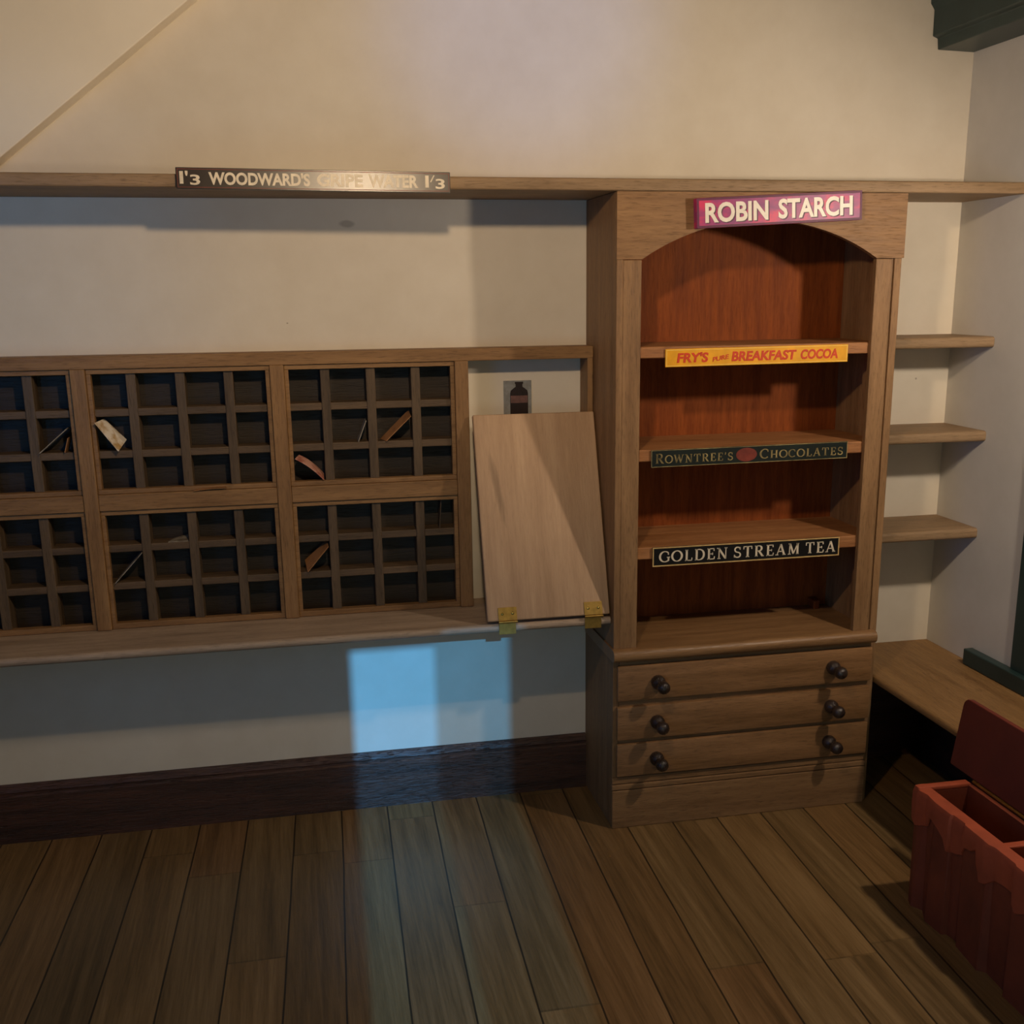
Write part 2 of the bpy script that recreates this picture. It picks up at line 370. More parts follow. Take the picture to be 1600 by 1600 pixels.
# ------------------------------------------------------------------ tall cabinet
D = .3857
cab = thing('cabinet', 'tall weathered oak cabinet with arched top, open shelves and three drawers standing on the floor', 'cabinet', (.5, -.19, 0))
ZT = 2.2005
b = nb(); box(b, 0, .022, -D, -.002, 0, ZT, .002); build('side_panel', b, MAT['cab_v'], cab)
b = nb(); box(b, .978, 1.004, -D + .004, -.002, 0, ZT, .002); build('side_panel', b, MAT['cab_v'], cab)
b = nb(); box(b, .022, .978, -.02, -.004, .64, ZT - .02); build('back_panel', b, MAT['mahogany'], cab, label='reddish mahogany back panel')
b = nb(); box(b, .022, .978, -D + .03, -.004, ZT - .02, ZT); build('top_panel', b, MAT['cab_h'], cab)
b = nb(); box(b, .0222, .0845, -D, -D + .022, .68, 1.9905, .0025); box(b, 0.0005, .0222, -D - .0005, -D + .02, .68, 1.9905, .002); build('stile', b, MAT['cab_v'], cab)
b = nb(); box(b, .9085, .968, -D, -D + .022, .68, 1.9905, .0025); box(b, .966, .9779, -D + .012, -D + .0215, .682, 1.9902); build('stile', b, MAT['cab_v'], cab)
# arched header
arc = []; hw, rise, cx0, zs = .4115, .121, .4962, 1.9925
Rr = (hw * hw + rise * rise) / (2 * rise)
for k in range(33):
    x = -hw + 2 * hw * k / 32; arc.append((cx0 + x, zs + math.sqrt(Rr * Rr - x * x) - (Rr - rise)))
b = nb(); t = bmesh.new()
yf, yb = -D - .003, -D + .022
def strip(t, lower, upper):
    vs = {}
    def V(p, y): return vs.setdefault((round(p[0], 5), round(p[1], 5), y), None) or vs.__setitem__((round(p[0], 5), round(p[1], 5), y), t.verts.new((p[0], y, p[1]))) or vs[(round(p[0], 5), round(p[1], 5), y)]
    n = len(lower)
    for i in range(n - 1):
        t.faces.new([V(lower[i], yf), V(lower[i + 1], yf), V(upper[i + 1], yf), V(upper[i], yf)])
        t.faces.new([V(lower[i], yb), V(upper[i], yb), V(upper[i + 1], yb), V(lower[i + 1], yb)])
        t.faces.new([V(lower[i], yf), V(lower[i], yb), V(lower[i + 1], yb), V(lower[i + 1], yf)])
        t.faces.new([V(upper[i], yf), V(upper[i + 1], yf), V(upper[i + 1], yb), V(upper[i], yb)])
    for i in (0, n - 1): t.faces.new([V(lower[i], yf), V(upper[i], yf), V(upper[i], yb), V(lower[i], yb)])
lower = [(-.0005, zs)] + arc + [(1.0075, zs)]
strip(t, lower, [(p[0], ZT - .0008) for p in lower]); bmesh.ops.recalc_face_normals(t, faces=t.faces); join(b, t)
build('arched_header', b, MAT['cab_h'], cab)
for zt, zb in ((1.7145, 1.677), (1.3735, 1.333), (1.0350, .9925)):
    b = nb(); rounded_board(b, .0225, .9775, -.368, -.0205, zb, zt, .004); build('shelf', b, MAT['inner_h'], cab)
b = nb(); rounded_board(b, -.006, .990, -.420, -.0205, .638, .6815, .020); build('countertop', b, MAT['top_h'], cab, smooth=True)
b = nb(); box(b, .9, .925, -.08, -.0205, .6817, .715, .003); build('corner_block', b, MAT['mahogany'], cab)
# lower carcass front
b = nb(); box(b, .0225, .9775, -D - .0004, -D + .03, 0.0, .638); box(b, .0225, .9775, -D + .03, -.004, .0, .02); box(b, .0225, .9775, -.02, -.004, .02, .638); build('carcass', b, MAT['cab_h'], cab)
knob_prof = [(.0, 0), (.024, .0), (.026, .008), (.0255, .018), (.021, .028), (.013, .034), (.0095, .042), (.011, .05), (.0185, .055), (.0225, .064), (.023, .072), (.0205, .081), (.014, .088), (.006, .0912), (.0, .0918)]
for (z0, z1, kz) in ((.4905, .6195, .556), (.3425, .4675, .406), (.2025, .3265, .266)):
    b = nb(); box(b, .0125, .984, -.4035, -D - .0002, z0, z1, .0045, 2)
    dr = build('drawer', b, MAT['drawer'], cab, smooth=True)
    for kx in (.158, .826):
        b = nb(); lathe(b, knob_prof, (kx, -.4033, kz)); build('knob', b, MAT['knob'], dr, True, label='dark turned wooden knob')
b = nb()
box(b, -.003, .988, -D - .012, -D + .01, 0, .146, .003); box(b, -.003, .988, -D - .010, -D + .01, .1485, .168, .003); box(b, -.002, .986, -D - .006, -D + .01, .1705, .1965, .003)
build('plinth', b, MAT['cab_h'], cab)

# ------------------------------------------------------------------ pigeonhole rack
DU = .1098; ZL = .7925; ZU = 1.7085
rack = thing('pigeonhole_rack', 'wide oak wall rack of small square pigeonholes standing on the ledge left of the cabinet', 'rack', (-1.2, -.055, ZL))
posts = [-2.340, -1.7157, -1.0895, -.4700]
b = nb(); box(b, -2.365, -.0015, -DU, -.002, 1.667, ZU, .003); build('top_rail', b, MAT['rack_h'], rack)
for px in posts:
    b = nb(); box(b, px - .0235, px + .0235, -DU - .003, -.003, ZL + .0005, 1.6675, .003); build('post', b, MAT['rack_v'], rack)
b = nb(); box(b, -.0225, -.0025, -DU + .001, -.003, ZL + .0005, 1.668, .002); build('end_panel', b, MAT['rack_v'], rack)
for a, c in zip(posts, posts[1:]):
    x0, x1 = a + .0235, c - .0235
    b = nb(); box(b, x0 + .0002, x1 - .0002, -DU, -.003, 1.203, 1.258, .003); build('mid_rail', b, MAT['rack_h'], rack)
    for z0, z1, dz in ((1.258, 1.667, (1.525, 1.388)), (ZL + .0005, 1.203, (1.070, .940))):
        b = nb(); L = .016
        box(b, x0 + .0002, x1 - .0002, -.101, -.07, z1 - L, z1 - .0002, .002); box(b, x0 + .0002, x0 + L * .9, -.101, -.07, z0 + L, z1 - L, .002)
        box(b, x1 - L * .9, x1 - .0002, -.101, -.07, z0 + L, z1 - L, .002); box(b, x0 + .0002, x1 - .0002, -.101, -.07, z0 + .0002, z0 + (L if z0 > 1 else .020), .002)
        build('bay_lip', b, MAT['rack_h'], rack)
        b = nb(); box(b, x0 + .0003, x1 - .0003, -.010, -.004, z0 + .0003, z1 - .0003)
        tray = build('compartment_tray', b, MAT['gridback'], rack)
        cols = [a + (c - a) * f for f in (.2535, .5, .7465)]
        for xx in cols:
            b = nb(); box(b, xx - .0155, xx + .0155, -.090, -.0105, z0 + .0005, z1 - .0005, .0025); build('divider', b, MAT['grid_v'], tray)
        for zz in dz:
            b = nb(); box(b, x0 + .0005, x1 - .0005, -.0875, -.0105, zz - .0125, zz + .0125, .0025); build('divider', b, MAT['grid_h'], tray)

# ledge under the rack
b = nb(); rounded_board(b, -2.40, -.0025, -.3594, -.001, .7625, .7922, .0146)
mesh_thing('wall_ledge', b, MAT['ledge'], (-1.2, -.18, .7625), 'round-nosed wooden ledge running along the back wall under the pigeonhole rack', 'ledge', smooth=True)

# counter flap: hinged at the ledge nose and leaning back against the rack
p0 = Vector((0, -.3640, .8055)); p1 = Vector((0, -.1345, 1.485)); L = (p1 - p0).length
ang = math.atan2(p1.y - p0.y, p1.z - p0.z)
flap = thing('counter_flap', 'pale bare wood flap raised on two brass hinges and leaning back against the rack', 'flap', (-.2215, p0.y, p0.z), rot=(-ang, 0, 0))
b = nb(); box(b, -.2175, .2155, 0, .020, 0, L, .005, 3); build('board', b, MAT['flap'], flap, local=True, smooth=True)
# the hinge barrel sits at the foot of the board; lower leaf hangs on the ledge nose
for hx in (-.369, -.066):
    b = nb(); hw2 = .0325
    box(b, hx + .2215 - hw2, hx + .2215 + hw2, -.0032, -.0002, .0005, .046, .0008)
    hg = build('hinge', b, MAT['brass'], flap, local=True, label='brass butt hinge')
    b = nb(); lathe(b, [(0, -hw2), (.0045, -hw2), (.0045, hw2), (0, hw2)], (hx + .2215, -.0048, -.0045), (1, 0, 0), 12); build('barrel', b, MAT['brass'], hg, True, local=True)
    b = nb(); inv = Matrix.Rotation(ang, 4, 'X')
    box(b, hx - hw2 + .002, hx + hw2 - .004, -.3635, -.3600, .757, .797, .0008)
    bmesh.ops.translate(b, verts=b.verts, vec=-Vector((-.2215, p0.y, p0.z))); bmesh.ops.transform(b, matrix=inv, verts=b.verts)
    build('lower_leaf', b, MAT['brass'], hg, local=True)
    for sx in (-.018, .018):
        b = nb(); lathe(b, [(.0, 0), (.0052, 0), (.0048, .002), (.0028, .0034), (0, .0037)], (hx + .2215 + sx, -.0031, .024), (0, -1, 0), 12); build('screw', b, MAT['screw'], hg, True, local=True)

# small picture of a bottle on the wall behind the flap
pic = thing('bottle_picture', 'small grey paper picture of a dark bottle on the wall behind the raised flap', 'picture', (-.253, -.001, 1.43))
b = nb(); box(b, -.304, -.2025, -.004, -.0005, 1.405, 1.588); build('paper', b, MAT['pic_back'], pic)
half = [(.0, 1.5835), (.0145, 1.5835), (.0155, 1.5785), (.0125, 1.575), (.0125, 1.566), (.020, 1.561), (.030, 1.553), (.0325, 1.543), (.0325, 1.412), (0, 1.412)]
poly = [(-.248 + x, z) for x, z in half] + [(-.248 - x, z) for x, z in half[-2:0:-1]]
b = nb(); prism(b, poly, 'y', -.0052, -.0041); build('bottle', b, MAT['bottle'], pic)
b = nb(); box(b, -.279, -.217, -.0060, -.0053, 1.509, 1.535); build('bottle_label', b, MAT['bottle_label'], pic)

# ------------------------------------------------------------------ side shelves
for i, (zt, lab) in enumerate(((1.7212, 'upper corner shelf in the alcove right of the cabinet, level with the yellow sign'), (1.3809, 'middle corner shelf in the alcove right of the cabinet, between two others'), (1.0154, 'lowest corner shelf in the alcove right of the cabinet, nearest above the bench'))):
    b = nb(); z0 = zt - .0385; r = .012
    rounded_board(b, 1.0048, 1.4492, -.2825, -.001, z0, zt, r)
    o = mesh_thing('corner_shelf', b, MAT['shelfwood'], (1.23, -.14, z0), lab, 'shelf', 'three corner shelves in the alcove', smooth=True)

# bench along the right wall
b = nb(); r = .014; z0, z1 = .462, .4941; xf = 1.0155
p = [(1.4493, z0), (1.4493, z1)]
for k in range(5): a = math.pi / 2 * k / 4; p.append((xf + r - r * math.sin(a), z1 - r + r * math.cos(a)))
for k in range(5): a = math.pi / 2 * k / 4; p.append((xf + r - r * math.cos(a), z0 + r - r * math.sin(a)))
prism(b, p, 'y', -2.4, -.001)
bench = mesh_thing('bench', b, MAT['shelfwood_y'], (1.23, -1.2, z0), 'low plank bench running along the right wall beside the cabinet', 'bench', smooth=True)

# ------------------------------------------------------------------ red chest
chest = thing('storage_chest', 'red open chest with fluted sides and a raised lid standing in front of the bench', 'chest', (.87, -1.5, 0))
YB, YE, ZR = -1.085, -1.93, .392
foot = [(.782, YB), (.772, -1.115), (.794, -1.150), (.789, -1.158), (.768, -1.205), (.774, -1.285), (.792, -1.290), (.800, -1.345), (.783, -1.352), (.776, -1.425), (.770, -1.475), (.792, -1.492), (.787, -1.585), (.770, -1.60), (.772, -1.70), (.794, -1.71), (.790, -1.80), (.772, -1.82), (.776, YE)]
rim = [(.780, YB), (.774, -1.115), (.782, -1.150), (.780, -1.158), (.775, -1.205), (.775, -1.285), (.782, -1.290), (.784, -1.345), (.778, -1.352), (.776, -1.425), (.774, -1.475), (.781, -1.492), (.780, -1.585), (.774, -1.60), (.774, -1.70), (.781, -1.71), (.780, -1.80), (.774, -1.82), (.776, YE)]
XB1 = .955; TH = .038
b = nb()
def side_wall(bm, xi):   # fluted outer face, flat inner face
    for i in range(len(foot) - 1):
        f0, f1, r0, r1 = foot[i], foot[i + 1], rim[i], rim[i + 1]
        v = [bm.verts.new(p) for p in [(f0[0], f0[1], 0), (f1[0], f1[1], 0), (r1[0], r1[1], ZR), (r0[0], r0[1], ZR)]]
        bm.faces.new(v)
        w_ = [bm.verts.new(p) for p in [(xi, f0[1], 0), (xi, f1[1], 0), (xi, r1[1], ZR), (xi, r0[1], ZR)]]
        bm.faces.new(w_[::-1]); bm.faces.new([v[3], v[2], w_[2], w_[3]]); bm.faces.new([v[0], w_[0], w_[1], v[1]])
        if i == 0: bm.faces.new([v[0], v[3], w_[3], w_[0]])
        if i == len(foot) - 2: bm.faces.new([v[1], w_[1], w_[2], v[2]])
side_wall(b, .775 + TH)
box(b, XB1 - .012, XB1 + .004, YE, YB, 0, ZR); box(b, .79, XB1 - .0125, YB - .024, YB, 0, ZR - .008); box(b, .79, XB1 - .0205, YE, YE + .03, 0, ZR); box(b, .80, XB1 - .0125, YE + .031, YB - .025, .004, .02)
bmesh.ops.recalc_face_normals(b, faces=b.faces)
build('body', b, MAT['red_dark'], chest)
# painted orange-red rim with a ragged lower edge
drip = [(-1.078, .285), (-1.1017, .272), (-1.15, .290), (-1.1666, .300), (-1.175, .330), (-1.1994, .332), (-1.235, .318), (-1.2606, .305), (-1.2796, .272), (-1.31, .278), (-1.3452, .292), (-1.362, .325), (-1.395, .332), (-1.4200, .350), (-1.4268, .312), (-1.438, .292), (-1.4493, .264), (-1.475, .272), (-1.505, .298), (-1.55, .306), (-1.588, .306), (-1.600, .28), (-1.6168, .262), (-1.65, .28), (-1.72, .31), (-1.78, .26), (-1.85, .30), (YE - .004, .28)]
def lerp_rim(y, z):
    ys = [p[1] for p in foot]
    if y >= ys[0]: i, f = 0, 0
    elif y <= ys[-1]: i, f = len(ys) - 2, 1
    else:
        i = max(k for k in range(len(ys) - 1) if ys[k] >= y); f = (ys[i] - y) / max(1e-6, ys[i] - ys[i + 1])
    fx = foot[i][0] + (foot[i + 1][0] - foot[i][0]) * f; rx = rim[i][0] + (rim[i + 1][0] - rim[i][0]) * f
    return fx + (rx - fx) * z / ZR
b = nb(); prev = None; ZB = ZR + .006
ysamp = sorted(set([p[0] for p in drip] + [p[1] for p in foot[1:-1]]), reverse=True)
def dz(y):
    for (a, za), (c, zc) in zip(drip, drip[1:]):
        if a >= y >= c: return za + (zc - za) * (a - y) / max(1e-6, a - c)
    return .28
for y in ysamp:
    zl = dz(y); mid = (zl + ZR) / 2
    xs = [(lerp_rim(y, zl) - .001, zl), (lerp_rim(y, zl) - .0065, zl + .003), (lerp_rim(y, mid) - .009, mid), (lerp_rim(y, ZR) - .008, ZR - .012), (lerp_rim(y, ZR) - .002, ZR + .003), (.790, ZB), (.775 + TH + .001, ZB - .001), (.775 + TH + .003, ZR - .02)]
    ring = [b.verts.new((x, y, z)) for x, z in xs]
    if prev:
        for k in range(len(ring) - 1): b.faces.new([prev[k], ring[k], ring[k + 1], prev[k + 1]])
    prev = ring
box(b, .775, XB1 - .004, YB - .024, YB + .006, ZR - .008, ZB + .001, .004)
bmesh.ops.recalc_face_normals(b, faces=b.faces)
build('rim', b, MAT['red_rim'], chest, smooth=True, label='orange-red painted rim with a ragged lower edge')
b = nb(); box(b, .775 + TH + .001, XB1 - .0125, -1.485, -1.457, .02, ZB - .012, .004); build('divider', b, MAT['red_rim'], chest)
# lid leaning back against the bench edge
lx0, lz0, lx1, lz1 = .965, .404, .992, .632
b = nb(); r = .028; y0, y1 = -.968, -1.93; LH = math.hypot(lx1 - lx0, lz1 - lz0); pts = [(y0, 0), (y1, 0)]
for k in range(5): a = math.pi / 2 * k / 4; pts.append((y1 + r - r * math.cos(a), LH - r + r * math.sin(a)))
for k in range(5): a = math.pi / 2 * k / 4; pts.append((y0 - r - .008 + r * math.sin(a), LH - r + r * math.cos(a)))
prism(b, pts, 'x', 0, .018, .003)
la = math.atan2(lx1 - lx0, lz1 - lz0)
bmesh.ops.transform(b, matrix=Matrix.Translation((lx0, 0, lz0)) @ Matrix.Rotation(la, 4, 'Y'), verts=b.verts)
lid = build('lid', b, MAT['red_lid'], chest, label='maroon lid standing open')
b = nb(); lathe(b, [(0, -.4), (.006, -.4), (.006, .4), (0, .4)], (.966, -1.50, .3975), (0, 1, 0), 10); build('hinge_rod', b, MAT['brass'], lid, True)

# ------------------------------------------------------------------ signs and lettering
def arcp(cx, cy, rx, ry, a0, a1, n=14):
    return [(cx + rx * math.cos(math.radians(a0 + (a1 - a0) * k / n)), cy + ry * math.sin(math.radians(a0 + (a1 - a0) * k / n))) for k in range(n + 1)]
TK, TN = .15, .07
def S(pts, wd=None): return ('s', pts, wd)
def F(x, y, hw=.11): return ('f', x, y, hw)
GL = {
 'G': (.80, [S(arcp(.42, .5, .36, .46, 48, 300)), S([(.60, .10), (.69, .16), (.69, .44)], TK * .8), F(.68, .44, .12), S([(.675, .86), (.675, .66)], TN)]),
 'O': (.84, [S(arcp(.42, .5, .36, .46, 0, 360, 22))]),
 'L': (.64, [S([(.20, 0), (.20, 1)], TK), F(.20, .965), S([(.08, .035), (.58, .035)], TN), S([(.57, .03), (.60, .27)], TN)]),
 'D': (.82, [S([(.20, 0), (.20, 1)], TK), S([(.08, .965), (.40, .965)], TN), S([(.08, .035), (.40, .035)], TN), S(arcp(.40, .5, .34, .465, 90, -90))]),
 'E': (.68, [S([(.20, 0), (.20, 1)], TK), S([(.08, .965), (.58, .965)], TN), S([(.08, .035), (.60, .035)], TN), S([(.20, .5), (.48, .5)], TN), S([(.57, .98), (.58, .76)], TN), S([(.59, .03), (.62, .26)], TN), S([(.47, .40), (.47, .60)], TN)]),
 'N': (.86, [S([(.18, 0), (.18, 1)], TN), S([(.14, .97), (.68, .02)], TK), S([(.69, 0), (.69, 1)], TN), F(.18, .035), F(.12, .965), F(.69, .965)]),
 'S': (.62, [S(arcp(.31, .735, .20, .225, 30, 250, 12) + arcp(.31, .265, .22, .225, 90, -150, 12)[1:], .11), S([(.50, .95), (.50, .72)], TN), S([(.08, .05), (.08, .28)], TN)]),
 'T': (.74, [S([(.37, 0), (.37, 1)], TK), F(.37, .035, .13), S([(.06, .965), (.68, .965)], TN), S([(.07, .98), (.06, .72)], TN), S([(.67, .98), (.68, .72)], TN)]),
 'R': (.80, [S([(.20, 0), (.20, 1)], TK), F(.20, .035), S([(.08, .965), (.40, .965)], TN), S(arcp(.40, .735, .20, .23, 90, -90)), S([(.20, .505), (.40, .505)], TN), S([(.40, .50), (.68, .03)], TK), F(.71, .035, .08)]),
 'A': (.82, [S([(.12, .02), (.41, .99)], TN), S([(.40, .99), (.68, .02)], TK), S([(.22, .34), (.58, .34)], TN), F(.12, .035), F(.68, .035, .12)]),
 'M': (.98, [S([(.17, 0), (.19, 1)], TN), S([(.19, .99), (.49, .06)], TK), S([(.49, .06), (.79, .99)], TN), S([(.80, 0), (.79, 1)], TK), F(.17, .035), F(.80, .035), F(.17, .965, .08), F(.82, .965, .08)]),
 'W': (1.08, [S([(.12, .98), (.32, .02)], TK), S([(.32, .02), (.54, .95)], TN), S([(.54, .95), (.74, .02)], TK), S([(.74, .02), (.96, .98)], TN), F(.12, .965), F(.96, .965), F(.54, .965, .09)]),
 'C': (.76, [S(arcp(.42, .5, .36, .46, 45, 315, 18)), S([(.67, .88), (.67, .66)], TN)]),
 'H': (.86, [S([(.19, 0), (.19, 1)], TK), S([(.67, 0), (.67, 1)], TK), S([(.19, .5), (.67, .5)], TN), F(.19, .035), F(.19, .965), F(.67, .035), F(.67, .965)]),
 "'": (.26, [S([(.13, 1.0), (.11, .72)], .10)]), ' ': (.42, []),
}
def serif_text(bm, text, x0, z0, width, h, y, th, tall_first=1.0):
    xs = 0; lay = []
    words_first = True
    for ch in text:
        k = tall_first if words_first and ch != ' ' else 1.0
        lay.append((ch, xs, k)); xs += GL[ch][0] * k + .10; words_first = (ch == ' ')
    sx = width / (xs - .10)
    def quadpoly(pts):
        A = [bm.verts.new((p[0], y, p[1])) for p in pts]; B = [bm.verts.new((p[0], y + th, p[1])) for p in pts]
        bm.faces.new(A); n = len(pts)
        for i in range(n): bm.faces.new([A[i], A[(i + 1) % n], B[(i + 1) % n], B[i]])
    for ch, off, k in lay:
        for st in GL[ch][1]:
            if st[0] == 'f':
                _, fx, fy, hwid = st; fy = fy
                P = [(fx - hwid, fy - .035), (fx + hwid, fy - .035), (fx + hwid, fy + .035), (fx - hwid, fy + .035)]
                quadpoly([(x0 + (off + px * k) * sx, z0 + py * h * k) for px, py in P]); continue
            pts, wd = st[1], st[2]; Lf, Rt = [], []
            for i, p in enumerate(pts):
                q0 = pts[max(0, i - 1)]; q1 = pts[min(len(pts) - 1, i + 1)]
                tx, tz = q1[0] - q0[0], q1[1] - q0[1]; ln = math.hypot(tx, tz) or 1; tx /= ln; tz /= ln
                ww = wd if wd else TN + (TK - TN) * abs(tz) ** 1.3
                Lf.append((p[0] - tz * ww / 2, p[1] + tx * ww / 2)); Rt.append((p[0] + tz * ww / 2, p[1] - tx * ww / 2))
            for i in range(len(pts) - 1):
                quadpoly([(x0 + (off + px * k) * sx, z0 + py * h * k) for px, py in (Lf[i], Lf[i + 1], Rt[i + 1], Rt[i])][::-1])
def sans_text(bm, text, x0, x1, z0, z1, y, th, bold=.0, shear=0.0, spacing=1.0):
    cu = bpy.data.curves.new('t', 'FONT'); cu.body = text; cu.size = 1; cu.extrude = .02; cu.offset = bold; cu.shear = shear; cu.space_character = spacing; cu.resolution_u = 4
    o = bpy.data.objects.new('t', cu); COL.objects.link(o); bpy.context.view_layer.update()
    me = bpy.data.meshes.new_from_object(o.evaluated_get(bpy.context.evaluated_depsgraph_get()))
    bpy.data.objects.remove(o); bpy.data.curves.remove(cu)
    xs = [v.co.x for v in me.vertices]; ys = [v.co.y for v in me.vertices]; zs_ = [v.co.z for v in me.vertices]
    a, c, d, e, f, g = min(xs), max(xs), min(ys), max(ys), min(zs_), max(zs_)
    for v in me.vertices:
        v.co = Vector((x0 + (v.co.x - a) / (c - a) * (x1 - x0), y + th - (v.co.z - f) / (g - f) * th, z0 + (v.co.y - d) / (e - d) * (z1 - z0)))
    t = bmesh.new(); t.from_mesh(me); bmesh.ops.recalc_face_normals(t, faces=t.faces); join(bm, t); bpy.data.meshes.remove(me)
def border(bm, w, h, inset, lw, y, th):
    a, c = w / 2 - inset, h / 2 - inset
    box(bm, -a, a, y, y + th, c - lw, c); box(bm, -a, a, y, y + th, -c, -c + lw); box(bm, -a, -a + lw, y, y + th, -c + lw, c - lw); box(bm, a - lw, a, y, y + th, -c + lw, c - lw)
def sign(label, c, w, h, d, roll, tilt, plate_mat, group='shop signs', yaw=0):
    t = thing('shop_sign', label, 'sign', c, group, rot=(tilt, roll, yaw))
    b = nb(); box(b, -w / 2, w / 2, 0, d, -h / 2, h / 2, .0012, 1); build('plate', b, plate_mat, t, local=True)
    return t
def ink(t, name, fn, mat, label=None):
    b = nb(); r = fn(b)
    if r is None: return build(name, b, mat, t, local=True, label=label)
    b.free()
    for g in r: b = nb(); g(b); build(name, b, mat, t, local=True, label=label)
EY = -.0012; ET = .0011
# brown sign on the long shelf
W_, H_ = .802, .060
s = sign('long dark brown sign with cream capitals fixed to the front of the long shelf', (-.9355, -.4055, 2.2225), W_, H_, .011, math.radians(.55), math.radians(-4.4), MAT['sign_brown'], yaw=math.radians(-.9))
ink(s, 'border', lambda b: border(b, W_, H_, .004, .0016, EY * .6, ET * .6), MAT['red_seal'])
def f(b):
    k = W_ / (702 - 275)
    X = lambda px: -W_ / 2 + (px - 275) * k
    def T(*a): return lambda bm: [sans_text(bm, *q) for q in a]
    return [T(("1", X(280.5), X(286), -.016, .019, EY, ET, .02), ("'", X(289), X(293), .006, .020, EY, ET, .0), ("3", X(296), X(311), -.019, .010, EY, ET, .02)),
            T(("WOODWARD'S", X(324), X(479), -.018, .019, EY, ET, .036)), T(("GRIPE", X(490), X(562), -.018, .019, EY, ET, .036)), T(("WATER", X(571), X(650), -.018, .019, EY, ET, .036)),
            T(("1", X(661.5), X(667), -.016, .019, EY, ET, .02), ("/", X(669), X(677), .000, .020, EY, ET, .0), ("3", X(678), X(693), -.019, .010, EY, ET, .02))]
ink(s, 'lettering', f, MAT['cream_ink'])
# magenta sign on the arch
W_, H_ = .572, .092
s = sign('magenta sign with white capitals fixed over the arch of the cabinet', (.5405, -D - .0335, 2.1455), W_, H_, .030, math.radians(-2.85), 0, [MAT['magenta']])
ink(s, 'border', lambda b: border(b, W_, H_, .0005, .007, EY * .6, ET * .6), MAT['magenta_dark'])
def f(b, dx=0, dzv=0, e=EY):
    return [lambda bm: sans_text(bm, 'ROBIN', -.258 + dx, -.043 + dx, -.031 + dzv, .031 + dzv, e, ET, .032),
            lambda bm: sans_text(bm, 'STARCH', -.008 + dx, .252 + dx, -.030 + dzv, .032 + dzv, e, ET, .032)]
ink(s, 'lettering_shade', lambda b: f(b, .004, -.003, EY * .55), MAT['shadow_ink'])
ink(s, 'lettering', f, MAT['white_ink'])
# yellow sign
W_, H_ = .656, .0595
s = sign('yellow sign with red lettering on the top shelf edge of the cabinet', (.502, -.3745, 1.6785), W_, H_, .0035, math.radians(-.35), 0, MAT['sign_yellow'])
ink(s, 'border', lambda b: border(b, W_, H_, .003, .002, EY * .6, ET * .6), MAT['yellow_line'])
def f(b):
    k = W_ / (1271 - 420); X = lambda z: -W_ / 2 + (z - 420) * k
    def pure(bm):
        t = bmesh.new(); sans_text(t, 'PURE', -.030, .030, -.0075, .0075, EY, ET, .02, .2)
        bmesh.ops.transform(t, matrix=Matrix.Translation((X(672), 0, -.004)) @ Matrix.Rotation(math.radians(-9), 4, 'Y'), verts=t.verts); join(bm, t)
    return [lambda bm: sans_text(bm, "FRY'S", X(472), X(615), -.0165, .017, EY, ET, .034, .12), pure,
            lambda bm: sans_text(bm, 'BREAKFAST', X(722), X(1025), -.0165, .0165, EY, ET, .034, .12), lambda bm: sans_text(bm, 'COCOA', X(1045), X(1222), -.0165, .0165, EY, ET, .034, .12)]
ink(s, 'lettering', f, MAT['red_ink'])
# blackish green sign
W_, H_ = .720, .0600
s = sign('blackish green sign with faded gold capitals and a red oval on the middle shelf edge', (.490, -.3745, 1.3448), W_, H_, .0035, math.radians(-.4), 0, MAT['sign_green'])
ink(s, 'border', lambda b: border(b, W_, H_, .001, .0022, EY * .6, ET * .6), MAT['gold_ink'])
def f(b):
    k = W_ / (1266 - 353); X = lambda z: -W_ / 2 + (z - 353) * k
    return [lambda bm: serif_text(bm, "ROWNTREE'S", X(370), -.017, X(727) - X(370), .028, EY, ET, 1.22), lambda bm: serif_text(bm, 'CHOCOLATES', X(850), -.017, X(1245) - X(850), .028, EY, ET, 1.22)]
ink(s, 'lettering', f, MAT['gold_ink'])
def f(b):
    k = W_ / (1266 - 353); cx = -W_ / 2 + (788 - 353) * k
    prism(b, [(cx + .038 * math.cos(a * math.pi / 16), .0235 * math.sin(a * math.pi / 16)) for a in range(32)], 'y', EY, EY + ET)
ink(s, 'oval_seal', f, MAT['red_seal'], 'dull red oval')
# black sign with serif capitals
W_, H_ = .699, .0690
s = sign('black sign with cream serif capitals and gold edge on the lowest shelf edge', (.490, -.3760, 1.0015), W_, H_, .005, math.radians(-.1), 0, MAT['sign_black'])
ink(s, 'border', lambda b: border(b, W_, H_, .0005, .0042, EY, ET), MAT['gold_line'])
def f(b):
    k = W_ / (1228 - 362); X = lambda z: -W_ / 2 + (z - 362) * k
    return [lambda bm: serif_text(bm, 'GOLDEN', X(392), -.020, X(705) - X(392), .040, EY, ET), lambda bm: serif_text(bm, 'STREAM', X(730), -.020, X(1040) - X(730), .040, EY, ET), lambda bm: serif_text(bm, 'TEA', X(1066), -.020, X(1210) - X(1066), .040, EY, ET)]
ink(s, 'lettering', f, MAT['cream_ink'])

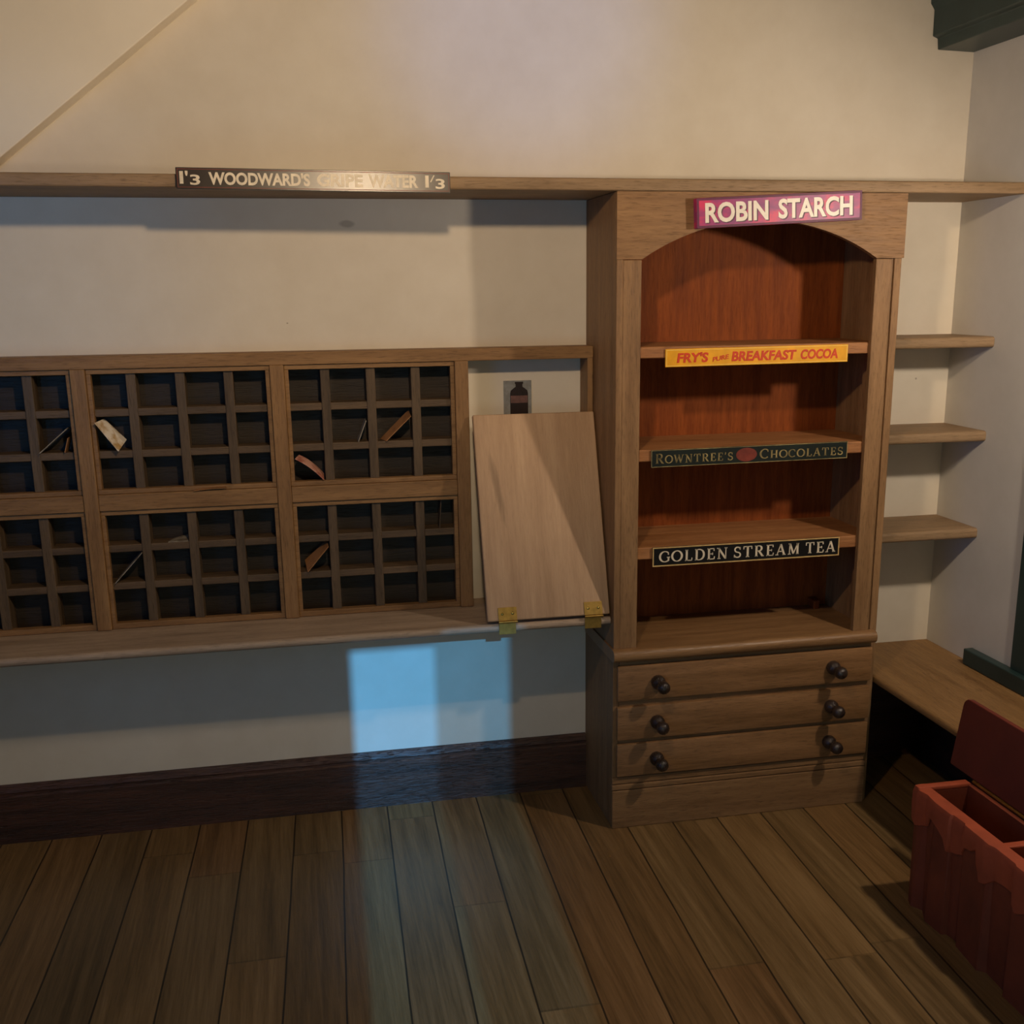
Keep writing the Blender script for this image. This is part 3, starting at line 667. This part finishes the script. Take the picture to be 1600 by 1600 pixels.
# ------------------------------------------------------------------ cards left in the pigeonholes
def card_slip(label, p0, p1, q0, q1, yf, yb, mat, bend=0.0, th=.0028):
    """a stiff slip of card: its front edge runs p0-p1 (x, z) at depth yf, its rear edge q0-q1 at depth yb"""
    n = 8; bm = nb(); rows = []
    d = Vector((p1[0] - p0[0], 0, p1[1] - p0[1])).normalized(); nn = Vector((-d.z, 0, d.x))
    for k in range(n + 1):
        s_ = k / n; bd = nn * bend * 4 * s_ * (1 - s_)
        A = Vector((p0[0] + (p1[0] - p0[0]) * s_, yf, p0[1] + (p1[1] - p0[1]) * s_)) + bd
        B = Vector((q0[0] + (q1[0] - q0[0]) * s_, yb, q0[1] + (q1[1] - q0[1]) * s_)) + bd
        rows.append([bm.verts.new(v) for v in (A, B, B + nn * th, A + nn * th)])
    for a, c in zip(rows, rows[1:]):
        for i in range(4): bm.faces.new([a[i], a[(i + 1) % 4], c[(i + 1) % 4], c[i]])
    bm.faces.new(rows[0]); bm.faces.new(rows[-1][::-1]); bmesh.ops.recalc_face_normals(bm, faces=bm.faces)
    c = ((p0[0] + p1[0]) / 2, (yf + yb) / 2, min(p0[1], p1[1]))
    return mesh_thing('paper_card', bm, mat, c, label, 'card', 'cards left in the pigeonholes', True)
card_slip('white card with tan stains sticking out of the upper middle pigeonholes', (-1.6771, 1.4962), (-1.6130, 1.4020), (-1.6585, 1.502), (-1.5943, 1.430), -.120, -.05, MAT['card_white'])
card_slip('thin pale card edge slanting up to the right in the leftmost upper pigeonholes', (-1.8565, 1.4020), (-1.766, 1.478), (-1.8565, 1.4020), (-1.766, 1.478), -.108, -.03, MAT['card_grey'])
card_slip('short brown slip beside the post in the leftmost upper pigeonholes', (-1.780, 1.4015), (-1.7655, 1.448), (-1.780, 1.4015), (-1.7655, 1.448), -.100, -.03, MAT['card_tan'])
card_slip('flat tan card lying on the middle rail below the upper middle pigeonholes', (-1.3862, 1.2590), (-1.2768, 1.2640), (-1.365, 1.2600), (-1.290, 1.2660), -.118, -.075, MAT['card_tan'], .002)
card_slip('pinkish bowed card in the lower left hole of the upper right pigeonholes', (-1.0485, 1.3530), (-.9560, 1.2770), (-1.034, 1.358), (-.9540, 1.289), -.1120, -.05, MAT['card_pink'], .006)
card_slip('brown card slanting up to the right in the upper right pigeonholes', (-.7349, 1.4010), (-.6475, 1.4830), (-.752, 1.4015), (-.6500, 1.4990), -.102, -.05, MAT['card_tan'])
card_slip('dark slip leaning beside the brown card in the upper right pigeonholes', (-.829, 1.4008), (-.8, 1.472), (-.829, 1.4008), (-.8, 1.472), -.092, -.03, MAT['card_grey'])
card_slip('orange-brown card standing across the lower right pigeonholes', (-1.0270, .9540), (-.9520, 1.0400), (-1.0330, .984), (-.9530, 1.052), -.105, -.045, MAT['card_tan'])
card_slip('thin grey slip slanting in the lower middle pigeonholes', (-1.6664, .9530), (-1.5730, 1.0520), (-1.6664, .9530), (-1.5730, 1.0520), -.103, -.03, MAT['card_grey'])
card_slip('flat grey card lying in the top row of the lower middle pigeonholes', (-1.486, 1.0828), (-1.420, 1.0830), (-1.470, 1.0835), (-1.424, 1.0950), -.088, -.03, MAT['card_grey'])
card_slip('narrow upright slip in the top right hole of the lower right pigeonholes', (-.556, 1.0830), (-.549, 1.1800), (-.556, 1.0830), (-.549, 1.1800), -.080, -.03, MAT['grid_v'])
